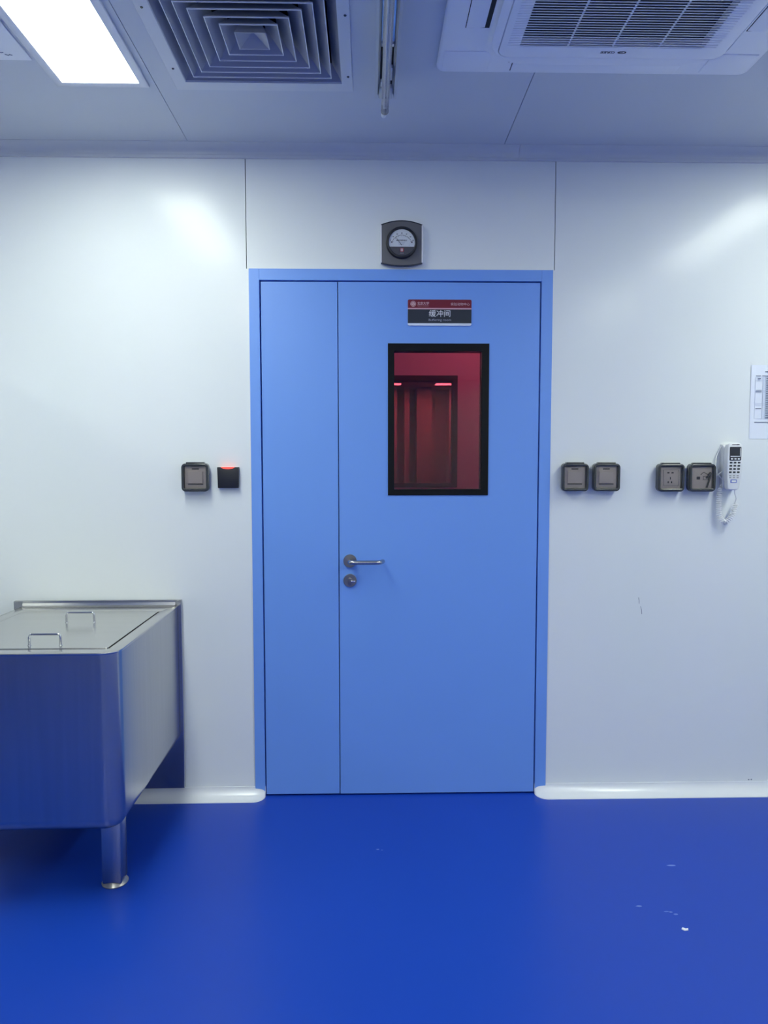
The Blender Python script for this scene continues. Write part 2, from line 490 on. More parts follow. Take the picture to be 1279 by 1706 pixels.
# lever handle
hx, hz = -0.077, 0.989
m = MB(); m.lathe([(0, 0), (0.027, 0), (0.027, -0.0075), (0.0255, -0.0095), (0, -0.0095)], (hx, 0, hz), 'y', 40)
obj('handle_rose', m, M_rose, leaf)
m = MB()
m.tube(fillet([(hx, -0.009, hz), (hx, -0.058, hz), (hx + 0.122, -0.058, hz), (hx + 0.134, -0.022, hz)], 0.019, 8), 0.0092, n=16)
obj('lever_handle', m, M_handle, leaf)
m = MB(); m.lathe([(0, 0), (0.027, 0), (0.027, -0.0075), (0.0255, -0.0095), (0, -0.0095)], (hx, 0, 0.9085), 'y', 40)
obj('lock_rose', m, M_rose, leaf)
m = MB()
m.prism(rrect(hx - 0.0085, 0.889, hx + 0.0085, 0.921, [0.008, 0.008, 0.0085, 0.0085], 8), 'y', -0.0085, -0.0125, bev=0.0006)
m.lathe([(0, -0.0145), (0.0065, -0.0145), (0.007, -0.012)], (hx + 0.001, 0, 0.911), 'y', 20)
obj('lock_cylinder', m, M_rose, leaf)
m = MB(); m.box((hx + 0.004, -0.021, 0.9035), (hx + 0.022, -0.0145, 0.9105), bev=0.0015)  # tab added for the metal gleam of the keyhole
obj('lock_gleam', m, M_chrome, leaf, label='bright tab added for the gleam on the lock')

# ------------------------------------------------------------------ buffer room behind the red glass
BY = 1.0
m = MB(); m.box((-1.0, 0.05, -0.1), (1.3, BY, 0.0)); m.box((-4.0, BY, -0.1), (4.0, 9.0, 0.0)); struct('floor_lobby', m, M_floor)
m = MB(); m.box((-1.0, 0.09, H), (1.3, BY, H + 0.05)); m.box((-4.0, BY, H), (4.0, 9.0, H + 0.05)); struct('ceiling_lobby', m, M_ceil)
m = MB(); m.box((-1.1, 0.09, 0), (-1.0, BY, H)); struct('wall_lobby_left', m, M_wall)
m = MB(); m.box((1.3, 0.09, 0), (1.4, BY, H)); struct('wall_lobby_right', m, M_wall)
m = MB(); m.box((-4.0, BY, 0), (-0.2, BY + 0.08, H)); m.box((0.693, BY, 0), (4.0, BY + 0.08, H)); m.box((-0.2, BY, 2.11), (0.693, BY + 0.08, H))
struct('wall_lobby_back', m, M_wall)
d2 = thing('door_2', 'inner door with black framed window seen through the red glass', 'door', (0.25, BY, 0), kind='structure')
del d2['category']
m = leaf_with_window(BY + 0.01, BY + 0.058, -0.197, 0.690, 0.008, 2.107)
lf2 = obj('door_leaf', m, M_wall, d2, smooth=False)
M_frame2 = mat('hazed_window_border', (0.06, 0.065, 0.06), rough=0.5)  # black border, greyed in colour for the haze on the glass
obj('window_frame', ring(WX0, WZ0, WX1, WZ1, IX0, IZ0, IX1, IZ1, BY + 0.004, BY + 0.062), M_frame2, lf2, smooth=False)
m = MB(); m.box((IX0 - .002, BY + .02, IZ0 - .002), (IX1 + .002, BY + .026, IZ1 + .002))
obj('window_pane', m, glass('pale_tinted_glass', (0.52, 0.48, 0.43), 0.0), lf2, smooth=False)
m = MB(); m.box((-4.1, BY, 0), (-4.0, 9.0, H)); struct('wall_corridor_left', m, M_wall)
m = MB(); m.box((4.0, BY, 0), (4.1, 9.0, H)); struct('wall_corridor_right', m, M_wall)
m = MB(); m.box((-4.1, 9.0, 0), (4.1, 9.1, H)); struct('wall_corridor_far', m, M_wall)
m = MB()
for x0, x1 in ((0.34, 0.46), (0.58, 0.66), (0.78, 1.02), (1.30, 1.42), (-0.6, -0.2)):
    m.box((x0, 8.55, 0), (x1, 9.0, H))
struct('wall_corridor_streaks', m, M_wall)  # posts added to imitate vertical reflection streaks in the window
bn = thing('corridor_counter', 'dark counter top beyond the inner window, along the lower edge of the red glass', 'counter', (-0.5, 3.3, 0))
m = MB(); m.box((-1.4, 3.05, 1.24), (0.12, 3.5, 1.27), bev=.004); obj('counter_top', m, M_box_dark, bn)
for x in (-1.3, 0.05):
    m = MB(); m.box((x - .02, 3.1, 0), (x + .02, 3.45, 1.245)); obj('leg', m, M_box_dark, bn)

# ------------------------------------------------------------------ ceiling lights
def ceiling_light(cx, y0, y1, label, w=0.247, turn=False, s=1.0):
    """recessed panel: lit sheet w wide from y0 to y1 (or along x if turn)"""
    t = thing('ceiling_light', label, 'ceiling light', (cx, (y0 + y1) / 2, H), group='recessed panel lights of the ceiling')
    a = [(cx - w / 2, y0), (cx + w / 2, y0), (cx + w / 2, y1), (cx - w / 2, y1)]
    b = [(cx - w / 2 - .027, y0 - .027), (cx + w / 2 + .027, y0 - .027), (cx + w / 2 + .027, y1 + .027), (cx - w / 2 - .027, y1 + .027)]
    m = MB(); m.prism(b, 'z', H - 0.010, H, bev=0.0025, seg=2, holes=a)
    obj('frame', m, M_alu, t)
    m = MB(); m.box((cx - w / 2, y0, H - 0.006), (cx + w / 2, y1, H - 0.001))
    obj('diffuser', m, M_lamp, t, smooth=False, label='glowing white diffuser sheet')
    return t
ceiling_light(-0.8685, -1.66, -0.472, 'lit white ceiling panel light at the top left, beside the square air diffuser')
for cx, y0, y1, lb in (
    (1.90, -1.66, -0.472, 'ceiling panel light right of the air conditioner, near the back wall'),
    (-3.07, -1.66, -0.472, 'ceiling panel light beyond the left edge of the photo, near the back wall'),
    (-0.8685, -7.0, -5.81, 'added unseen panel light near the rear wall, in the middle row'),  # rear pair added to brighten the rear wall mirrored in the glass
    (1.90, -7.0, -5.81, 'added unseen panel light near the rear wall, in the right row'),
    (-0.8685, -3.40, -2.21, 'ceiling panel light above and left of the camera'),
    (1.90, -3.40, -2.21, 'ceiling panel light above and right of the camera')):
    ceiling_light(cx, y0, y1, lb)
ceiling_light(0.62, 0.3, 0.85, 'small panel light added to brighten the lobby behind the blue door', w=0.2)  # unseen lamp, added to brighten the lobby
ceiling_light(-0.1, 7.9, 8.2, 'ceiling panel light far down the corridor, its left gleam in the red window', w=1.2)
ceiling_light(1.63, 7.9, 8.2, 'ceiling panel light far down the corridor, its right gleam in the red window', w=1.2)
ceiling_light(0.2, 3.0, 4.2, 'unseen panel light added to brighten the corridor beyond the inner door', w=0.25)  # unseen lamp, added so the corridor is lit

# ------------------------------------------------------------------ square air diffuser
DCX, DCY = -0.339, -0.7025
diff = thing('air_diffuser', 'square louvred air diffuser with nested cones in the ceiling', 'air vent', (DCX, DCY, H))
m = MB()
fx0, fx1, fy0, fy1 = -0.634, -0.050, -0.985, -0.424
m.prism([(fx0, fy0), (fx1, fy0), (fx1, fy1), (fx0, fy1)], 'z', H - 0.004, H, bev=0.001, seg=1,
        holes=[(HX0 + .002, HY0 + .002), (HX1 - .002, HY0 + .002), (HX1 - .002, HY1 - .002), (HX0 + .002, HY1 - .002)])
obj('flange', m, mat('diffuser_flange', (0.70, 0.72, 0.73), rough=0.4), diff, smooth=False)
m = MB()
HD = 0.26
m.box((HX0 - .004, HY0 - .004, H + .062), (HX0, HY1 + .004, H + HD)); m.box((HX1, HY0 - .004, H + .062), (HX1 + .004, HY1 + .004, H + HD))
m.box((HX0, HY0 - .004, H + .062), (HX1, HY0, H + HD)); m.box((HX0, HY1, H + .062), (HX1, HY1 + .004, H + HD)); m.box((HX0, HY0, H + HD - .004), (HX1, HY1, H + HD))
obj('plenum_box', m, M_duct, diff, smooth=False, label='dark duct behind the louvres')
def cone_ring(hx_lo, hy_lo, hx_up, hy_up, zl, zu, th=0.0024, lip=0.003):
    m = MB(); t = bmesh.new()
    prof = [(0, zu, 1), (0, zl + lip, 0), (0, zl, 0)]
    def loop(hx_, hy_, z): return [t.verts.new((DCX + sx * hx_, DCY + sy_ * hy_, z)) for sx, sy_ in ((-1, -1), (1, -1), (1, 1), (-1, 1))]
    L = [loop(hx_up - th, hy_up - th, zu), loop(hx_up, hy_up, zu), loop(hx_lo, hy_lo, zl + lip), loop(hx_lo, hy_lo, zl), loop(hx_lo - th, hy_lo - th, zl), loop(hx_lo - th, hy_lo - th, zl + lip)]
    for i in range(6):
        A, B = L[i], L[(i + 1) % 6]
        for k in range(4):
            j = (k + 1) % 4
            fc = t.faces.new((A[k], A[j], B[j], B[k])); fc.material_index = 1 if i in (2, 3, 4) else 0  # pale lips, light on the edges put into their colour
    me = bpy.data.meshes.new('tmp'); t.to_mesh(me); t.free(); m.bm.from_mesh(me); bpy.data.meshes.remove(me)
    return m
hxs = [0.222, 0.190, 0.157, 0.119, 0.083]
for i, hx_ in enumerate(hxs):
    zl = H - 0.004 - 0.000 * i
    obj('louvre_cone', cone_ring(hx_, hx_ * 0.905, hx_ - 0.046, hx_ * 0.905 - 0.046 * .95, zl, zl + 0.052), [M_louvre, M_alu], diff, smooth=False)
obj('louvre_cone', cone_ring(0.2555, 0.232, 0.225, 0.203, H - .001, H + 0.045), [M_louvre, M_alu], diff, smooth=False)
m = MB(); t = bmesh.new()
q = [t.verts.new((DCX + a * 0.046, DCY + b * 0.042, H - 0.006)) for a, b in ((-1, -1), (1, -1), (1, 1), (-1, 1))]
q2 = [t.verts.new((DCX + a * 0.043, DCY + b * 0.039, H - 0.006)) for a, b in ((-1, -1), (1, -1), (1, 1), (-1, 1))]
ap = t.verts.new((DCX, DCY, H + 0.022))
q3 = [t.verts.new((DCX + a * 0.030, DCY + b * 0.028, H + 0.030)) for a, b in ((-1, -1), (1, -1), (1, 1), (-1, 1))]
for k in range(4):
    j = (k + 1) % 4
    t.faces.new((q[k], q[j], q2[j], q2[k])); t.faces.new((q2[k], q2[j], ap)); t.faces.new((q[j], q[k], q3[k], q3[j]))
t.faces.new(q3)
m._merge(t)
obj('centre_cone', m, M_louvre, diff, smooth=False)
for x, y in ((-0.616, -0.849), (-0.613, -0.551), (-0.063, -0.825), (-0.0635, -0.515)):
    m = MB(); m.lathe([(0, -0.0022), (0.003, -0.002), (0.0042, -0.0005), (0.0042, 0.001)], (x, y, H - 0.004), 'z', 14)
    obj('screw', m, M_box_dark, diff, label='dark screw head')

# ------------------------------------------------------------------ ceiling hatch at the far left
hatch = thing('ceiling_hatch', 'pale square access panel in the ceiling left of the lit panel', 'access panel', (-1.25, -0.79, H))
m = MB(); m.box((-1.43, -0.985, H - 0.006), (-1.033, -0.588, H), bev=0.003)
obj('cover', m, M_white_ac, hatch)
m = MB()
m.tube([(-1.117, -0.636, H - 0.0063), (-1.108, -0.630, H - 0.0063), (-1.100, -0.632, H - 0.0063)], 0.0012, n=6)
m.tube([(-1.100, -0.622, H - 0.0063), (-1.092, -0.616, H - 0.0063), (-1.086, -0.621, H - 0.0063), (-1.08, -0.617, H - 0.0063)], 0.0012, n=6)
obj('scratch_mark', m, M_print, hatch)

# ------------------------------------------------------------------ ultraviolet strip lamp
uv = thing('ultraviolet_lamp', 'bare glass germicidal tube in a slim grey fixture on the ceiling above the door', 'strip lamp', (0.058, -0.95, H))
UX, UY0, UY1 = 0.0575, -1.42, -0.491
m = MB()
zb = 2.571
outer = [(-0.035, zb), (-0.0265, zb - 0.001), (-0.0255, zb + 0.012), (-0.019, zb + 0.020), (-0.019, H - 0.012), (0.019, H - 0.012), (0.019, zb + 0.020), (0.0255, zb + 0.012), (0.0265, zb - 0.001), (0.035, zb), (0.033, H), (-0.033, H)]
m.prism([(UX + a, b) for a, b in outer], 'y', UY0, UY1)
obj('housing', m, M_fix, uv, smooth=False)
m = MB(); m.box((UX - 0.0185, UY0 + 0.01, zb + 0.016), (UX + 0.0185, -0.765, zb + 0.019))
obj('reflector', m, M_fix_in, uv, smooth=False, label='mirrored reflector strip')
m = MB(); m.box((UX - 0.0185, -0.764, zb + 0.018), (UX + 0.0185, UY1 - .001, zb + 0.0225))
obj('ballast_bay', m, M_dark, uv, smooth=False, label='dark open slot of the fixture')
m = MB()
m.box((UX - 0.0185, -0.770, zb + 0.012), (UX + 0.0185, -0.756, zb + 0.019))
obj('reflector_end', m, M_fix, uv)
m = MB()
m.box((UX - 0.022, UY1 - 0.055, zb + 0.004), (UX + 0.022, UY1 + 0.012, zb + 0.020), bev=0.003)
obj('end_plate', m, M_fix, uv)
m = MB(); m.box((UX + 0.010, -0.655, zb + 0.008), (UX + 0.018, -0.585, zb + 0.020), bev=0.001); m.box((UX - 0.018, -0.575, zb + 0.008), (UX - 0.008, -0.548, zb + 0.020), bev=0.001)
obj('terminal_block', m, M_white, uv)
TZ, TX = 2.545, 0.0555
m = MB(); m.tube([(TX, UY0 + 0.02, TZ), (TX, -0.470, TZ)], 0.0128, n=20)
obj('glass_tube', m, M_quartz, uv)
m = MB(); m.tube([(TX - .004, UY0 + 0.03, TZ - .002), (TX - .004, -0.50, TZ - .002)], 0.0026, n=8)
m.tube([(TX + .006, UY0 + 0.03, TZ), (TX + .006, -0.50, TZ)], 0.0018, n=8)
obj('tube_streaks', m, M_white, uv, label='pale rods imitating the bright streaks of the glass tube')  # rods added to paint the bright streaks of the tube
m = MB(); m.lathe([(0, 0.006), (0.0131, 0.006), (0.0135, 0.007), (0.0135, 0.011), (0.010, 0.014), (0, 0.014)], (TX, -0.476, TZ), 'y', 20)
obj('tube_cap', m, M_rose, uv)
m = MB(); m.lathe([(0, 0.0), (0.0085, 0.0), (0.0085, 0.022), (0.0065, 0.030), (0, 0.031)], (TX - 0.003, -0.463, TZ - .002), 'y', 16)
m.box((TX + 0.006, -0.462, TZ - .003), (TX + 0.011, -0.448, TZ + .003), bev=.001)
m.box((TX - 0.006, -0.492, TZ), (TX + 0.006, -0.478, zb + 0.012))
obj('lamp_holder', m, M_white, uv)

# ------------------------------------------------------------------ ceiling cassette air conditioner
AX, AY, AH = 0.705, -1.06, 0.492
ac = thing('air_conditioner', 'white four way ceiling cassette air conditioner with slatted intake grille', 'air conditioner', (AX, AY, H))
ZP = 2.614
m = MB()
m.prism(rrect(AX - AH, AY - AH, AX + AH, AY + AH, 0.03, 5), 'z', ZP, H, bev=0.008, seg=3)
obj('panel', m, M_white_ac, ac)
# raised body around the grille, its corners strongly rounded
m = MB()
bi = rrect(AX - 0.325, AY - 0.345, AX + 0.345, AY + 0.357, 0.035, 10)
bo = rrect(AX - 0.350, AY - 0.394, AX + 0.350, AY + 0.394, 0.12, 10)
m.prism(bo, 'z', 2.588, ZP, bev=0.003, seg=2, holes=bi)
# scooped skirt, widest at the corners
rows = []
for k in range(7):
    u = k / 6; e = 0.0125 * u ** 1.6; r = 0.12 - 0.065 * u
    o = rrect(AX - 0.350 - e, AY - 0.394 - 1.9 * e, AX + 0.350 + e, AY + 0.394 + 1.9 * e, r, 10)
    rows.append([(x, y, 2.590 + (ZP - 2.590) * (1 - (1 - u) ** 2)) for x, y in o + o[:1]])
m.grid(rows)
obj('centre_body', m, M_white_ac, ac)
# corner pieces: scooped fillets
for sx, sy_ in ((-1, 1), (1, 1), (-1, -1), (1, -1)):
    m = MB()
    cxp, cyp = AX + sx * 0.405, AY + sy_ * 0.425
    m.box((cxp - 0.07, cyp - 0.05, ZP - 0.002), (cxp + 0.07, cyp + 0.05, ZP + 0.002), bev=0.0015)
    obj('corner_cap', m, M_white_ac, ac)
# flaps with their dark slots
def flap(cx, cy_, length, along):
    m = MB(); n = 10; rows = []
    for i in range(n + 1):
        u = -0.0265 + 0.0525 * i / n
        z = ZP - 0.004 + 0.0025 * (i / n) ** 2
        rows.append((u, z))
    t = []
    for e in (-length / 2, length / 2):
        t.append([(cx + (u if along == 'y' else e), cy_ + (e if along == 'y' else u), z) for u, z in rows])
    t2 = [[(x, y, z + 0.003) for x, y, z in r] for r in t]
    m.grid(t); m.grid(t2)
    for k in (0, -1):
        m.grid([[t[0][k], t[1][k]], [t2[0][k], t2[1][k]]])
    for k in (0, 1):
        m.grid([t[k], t2[k]])
    bmesh.ops.remove_doubles(m.bm, verts=m.bm.verts[:], dist=1e-5)
    return m
for cx, cy_, along, sgn in ((AX - 0.401, AY, 'y', 1), (AX + 0.401, AY, 'y', -1)):
    m = MB(); m.box((cx - 0.0285, cy_ - 0.262, ZP - 0.0006), (cx + 0.0285, cy_ + 0.262, ZP + .002))
    m.box((cx + sgn * 0.0285, cy_ - 0.262, ZP - 0.0006), (cx + sgn * 0.0395, cy_ + 0.262, ZP + .002))
    obj('outlet_slot', m, M_dark, ac, smooth=False, label='black air outlet slot')
    fl = flap(0, 0, 0.517, 'y')
    for v in fl.bm.verts: v.co = Vector((cx + sgn * v.co.x, cy_ + v.co.y, v.co.z))
    obj('flap', fl, M_white_ac, ac)
for cy_, sgn in ((AY + 0.449, -1), (AY - 0.449, 1)):
    m = MB(); m.box((AX - 0.262, cy_ - 0.026, ZP - 0.0006), (AX + 0.262, cy_ + 0.026, ZP + .002))
    obj('outlet_slot', m, M_dark, ac, smooth=False, label='black air outlet slot')
    m = MB(); m.box((AX - 0.2605, cy_ - 0.0255, ZP - 0.005), (AX + 0.2605, cy_ + 0.0255, ZP - .001), bev=.002)
    obj('flap', m, M_white_ac, ac)
# intake grille lid
LXa, LXb, LYa, LYb = AX - 0.3225, AX + 0.3425, AY - 0.3425, AY + 0.3545
GX0, GX1, GY0, GY1 = 0.438, 0.972, AY - 0.29, AY + 0.300
m = MB()
ol = rrect(LXa, LYa, LXb, LYb, 0.033, 10); il = rrect(GX0, GY0, GX1, GY1, 0.004, 10)
m.prism(ol, 'z', 2.586, ZP, bev=0.002, seg=2, holes=il)
lid = obj('intake_lid', m, M_white_ac, ac)
m = MB(); m.box((GX0 - .003, GY0 - .003, ZP - 0.001), (GX1 + .003, GY1 + .003, ZP + 0.0005))  # near black sheet, shade of the deep grille put into its colour
obj('filter', m, mat('shade_dark_filter', (0.018, 0.018, 0.024), rough=0.8), ac, smooth=False, label='filter with the shade behind the slats in its colour')
ns = 54
for i in range(ns):
    y = GY1 - 0.006 - (GY1 - GY0 - 0.012) * i / (ns - 1)
    m = MB()
    m.prism([(y - 0.0015, 2.5848), (y + 0.0015, 2.5848), (y + 0.0014, 2.5866), (y - 0.0006, 2.5866)], 'x', GX0 - 0.036, GX1 + 0.036)
    # slat ends run out onto the lid as tapered ridges
    obj('grille_slat', m, M_white_ac, ac, smooth=False)
for x in (0.577, 0.707, 0.842):
    m = MB(); m.box((x - 0.0025, GY0, 2.5864), (x + 0.0025, GY1, 2.5885))
    obj('grille_rib', m, M_white_ac, ac, smooth=False)
Ml = Matrix.Rotation(math.radians(180), 4, 'Z') @ Matrix.Rotation(math.radians(-90), 4, 'X')
# maker's mark on the lid lip, reading upright from the far side
lettering('logo_lettering', 'GREE', 0.702, GY1 + 0.0235, 2.5858, 0.042, 0.011, M_mark, ac, M=Matrix.Rotation(math.radians(180), 4, 'Z') @ Matrix.Rotation(math.radians(90), 4, 'X'), bold=0.02)
m = MB(); cx, cyl = 0.744, GY1 + 0.0235
m.prism([(cx + 0.013 * math.cos(a * math.pi / 12), cyl + 0.0065 * math.sin(a * math.pi / 12)) for a in range(24)], 'z', 2.5856, 2.5860,
        holes=[(cx + 0.0085 * math.cos(a * math.pi / 12), cyl + 0.0032 * math.sin(a * math.pi / 12)) for a in range(24)])
m.box((cx - 0.012, cyl - 0.001, 2.5856), (cx + 0.003, cyl + 0.001, 2.5860))
obj('logo_emblem', m, M_mark, ac, smooth=False)
for x in (0.430, 0.482, 0.932, 0.985):
    m = MB(); m.box((x - 0.001, AY + 0.408, ZP - 0.0075), (x + 0.001, AY + 0.418, ZP - 0.0005))
    obj('hinge_notch', m, M_mark, ac, smooth=False)

# ------------------------------------------------------------------ pressure gauge above the door
GXc, GZc = 0.1325, 2.2555
ga = thing('pressure_gauge', 'grey framed round pressure gauge with white dial above the blue door', 'gauge', (GXc, 0, 2.169))
def barrel(w, zs0, zs1, bt, bb_, n=14):
    pts = []
    for i in range(n + 1):
        t = -1 + 2 * i / n; pts.append((GXc + t * w / 2, zs0 - bb_ * (1 - t * t)))
    for i in range(n + 1):
        t = 1 - 2 * i / n; pts.append((GXc + t * w / 2, zs1 + bt * (1 - t * t)))
    return pts
m = MB(); m.prism(barrel(0.163, 2.1785, 2.326, 0.0165, 0.0095), 'y', -0.022, 0.0, bev=0.0025, seg=3)
obj('mounting_plate', m, M_gauge, ga)
for s in (-1, 1):
    m = MB(); x = GXc + s * 0.0815
    m.box((x - 0.0026, -0.0245, 2.180), (x + 0.0026, -0.002, 2.325), bev=0.001)
    obj('side_trim', m, M_gauge_edge, ga, label='silver side edge')
m = MB()
m.tube([(p[0], -0.0215, p[1]) for p in barrel(0.163, 2.1785, 2.326, 0.0165, 0.0095)[:15]], 0.0022, n=8)
obj('edge_bead', m, M_box_dark, ga)
m = MB()
m.tube([(p[0], -0.0215, p[1]) for p in barrel(0.163, 2.1785, 2.326, 0.0165, 0.0095)[15:]], 0.0022, n=8)
obj('edge_bead', m, M_box_dark, ga)
dz = GZc
m = MB(); m.lathe([(0.0515, -0.021), (0.0515, -0.036), (0.054, -0.040), (0.059, -0.039), (0.0615, -0.034), (0.0615, -0.021)], (GXc, 0, dz), 'y', 56)
obj('bezel', m, M_blackp, ga, label='black round bezel')
def disc_part(zlo, zhi, r):
    pts = []
    N = 64
    for i in range(N):
        a = 2 * math.pi * i / N
        x, z = r * math.cos(a), r * math.sin(a)
        pts.append((x, max(zlo, min(zhi, z))))
    # clip exactly
    out = []
    for p in pts:
        if not out or (abs(out[-1][0] - p[0]) + abs(out[-1][1] - p[1])) > 1e-6: out.append(p)
    return [(GXc + a, dz + b) for a, b in out]
m = MB(); m.prism(disc_part(-0.016, 1, 0.0517), 'y', -0.0310, -0.021)
dial = obj('dial_plate', m, M_dial, ga, smooth=False, label='white dial')
m = MB(); m.prism(disc_part(-1, -0.0162, 0.0517), 'y', -0.0322, -0.021)
cov = obj('dial_cover', m, M_dial_grey, ga, smooth=False, label='grey lower half of the dial')
m = MB()
yy = -0.0312; cz = dz - 0.012; R0 = 0.0405
def arcpt(deg, r): return (GXc + r * 1.02 * math.sin(math.radians(deg)), yy, cz + r * math.cos(math.radians(deg)))
m.tube([arcpt(-64 + 128 * i / 24, R0) for i in range(25)], 0.00055, n=5)
for i in range(13):
    a = -64 + 128 * i / 12
    m.tube([arcpt(a, R0), arcpt(a, R0 - (0.005 if i % 2 == 0 else 0.003))], 0.00045, n=5)
for s in (-1, 1):
    m.lathe([(0, -0.0006), (0.0028, -0.0006), (0.003, 0)], (GXc + s * 0.0395, yy, dz + 0.0015), 'y', 14)
obj('dial_scale', m, M_mark, dial)
for i, tx in enumerate(('0', '10', '20', '30', '40', '50', '60')):
    a = -66 + 132 * i / 6
    if tx in ('0', '60'): a *= 0.98
    p = arcpt(a, R0 + 0.0075)
    lettering('dial_numeral', tx, p[0], yy, p[2], 0.0026 * len(tx) + 0.0004, 0.0048, M_mark, dial, bold=0.02)
lettering('dial_lettering', 'MAGNEHELIC', GXc, yy, dz + 0.0085, 0.042, 0.0048, M_mark, dial, bold=0.03)
m = MB()
for k in range(4):
    m.box((GXc - 0.016 + 0.001 * k, yy - .0002, dz + 0.002 - 0.0036 * k), (GXc + 0.014 - 0.002 * k, yy, dz + 0.003 - 0.0036 * k))
m.box((GXc + 0.027, yy - .0002, dz - 0.0105), (GXc + 0.031, yy, dz - 0.009))
obj('small_print', m, M_print_l, dial, smooth=False)
m = MB(); m.tube([(GXc - 0.001, -0.0326, cz + 0.002), (GXc - 0.0245, -0.0326, cz + 0.033)], [0.0010, 0.0004], n=6)
obj('needle', m, M_mark, ga)
m = MB(); m.box((GXc - 0.0065, -0.0327, dz - 0.036), (GXc + 0.0075, -0.0321, dz - 0.0215), bev=.0002)
obj('badge', m, M_red, cov, label='small red and white square badge')
m = MB(); m.box((GXc - 0.0045, -0.0330, dz - 0.034), (GXc + 0.0045, -0.0326, dz - 0.0235))
m2 = MB(); m2.box((GXc - 0.0075, -0.0327, dz - 0.044), (GXc + 0.008, -0.0321, dz - 0.0385))
obj('badge_symbol', m, mat('badge_pink', (0.80, 0.60, 0.62), rough=0.5), cov, smooth=False)
obj('badge_plate', m2, M_rose, cov, smooth=False)
m = MB(); m.lathe([(0, -0.0350), (0.0525, -0.0350), (0.0525, -0.0340), (0, -0.0340)], (GXc, 0, dz), 'y', 48)
obj('glass_cover', m, M_clear, ga, smooth=False)

# ------------------------------------------------------------------ door sign
SX0, SX1, SZ0, SZ1 = 0.158, 0.4135, 1.9385, 2.0415
sg = thing('door_sign', 'maroon and charcoal room name plate on the blue door above its window', 'sign', ((SX0 + SX1) / 2, 0, SZ0))
m = MB(); m.prism(rrect(SX0, SZ0, SX1, SZ1, 0.006), 'y', -0.0045, 0.0, bev=0.0006, seg=1)
obj('board', m, mat('sign_board_pale', (0.74, 0.80, 0.92), rough=0.45), sg)
zs = [SZ0 + 0.0095, SZ1 - 0.0385, SZ1 - 0.0335, SZ1]
m = MB(); m.prism([(SX0, zs[0]), (SX1, zs[0]), (SX1, zs[1]), (SX0, zs[1])], 'y', -0.0052, -0.0045); obj('dark_band', m, M_sign_dark, sg, smooth=False)
m = MB(); m.box((SX0, -0.0053, zs[1]), (SX1, -0.0045, zs[2])); obj('pink_line', m, M_sign_pink, sg, smooth=False)
m = MB(); m.prism(rrect(SX0, zs[2], SX1, zs[3], [0.0003, 0.0003, 0.006, 0.006]), 'y', -0.0052, -0.0045); obj('red_band', m, M_sign_red, sg, smooth=False)
yb = -0.0053
lettering('room_name_lettering', '缓冲间', 0.2855, yb, SZ0 + 0.0480, 0.086, 0.0265, M_sign_pale, sg, bold=0.004)
lettering('english_lettering', 'Buffering room', 0.2865, yb, SZ0 + 0.0215, 0.090, 0.0115, mat('sign_grey_lettering', (0.36, 0.38, 0.46), rough=0.5), sg)
M_sg2 = mat('sign_rose_lettering', (0.66, 0.42, 0.47), rough=0.5)
lettering('organisation_lettering', '北京大学', 0.2195, yb, SZ1 - 0.0155, 0.047, 0.0125, M_sg2, sg, bold=0.012)
lettering('organisation_small_lettering', 'PEKING UNIVERSITY', 0.2195, yb, SZ1 - 0.0255, 0.046, 0.0028, M_sg2, sg)
lettering('centre_lettering', '实验动物中心', 0.3685, yb, SZ1 - 0.0180, 0.076, 0.0115, M_sg2, sg, bold=0.006)
m = MB(); ex, ez = 0.1795, SZ1 - 0.0175
m.lathe([(0.0095, 0), (0.0095, -0.0004), (0.0112, -0.0004), (0.0112, 0)], (ex, yb, ez), 'y', 32)
m.lathe([(0, -0.0003), (0.0078, -0.0003), (0.0078, 0.0)], (ex, yb, ez), 'y', 28)
em = obj('emblem', m, M_sg2, sg, smooth=False, label='round seal emblem')
m = MB()   # three abstract seal strokes inside the disc
for a in (-1, 1):
    m.tube([(ex + a * 0.0035, yb - .0004, ez + 0.0055), (ex + a * 0.0030, yb - .0004, ez + 0.001), (ex + a * 0.0052, yb - .0004, ez + 0.001)], 0.0006, n=5)
m.tube([(ex, yb - .0004, ez - 0.0005), (ex, yb - .0004, ez - 0.003), (ex - 0.004, yb - .0004, ez - 0.006)], 0.0006, n=5)
m.tube([(ex, yb - .0004, ez - 0.003), (ex + 0.004, yb - .0004, ez - 0.006)], 0.0006, n=5)
obj('emblem_strokes', m, M_sign_red, em, smooth=False)

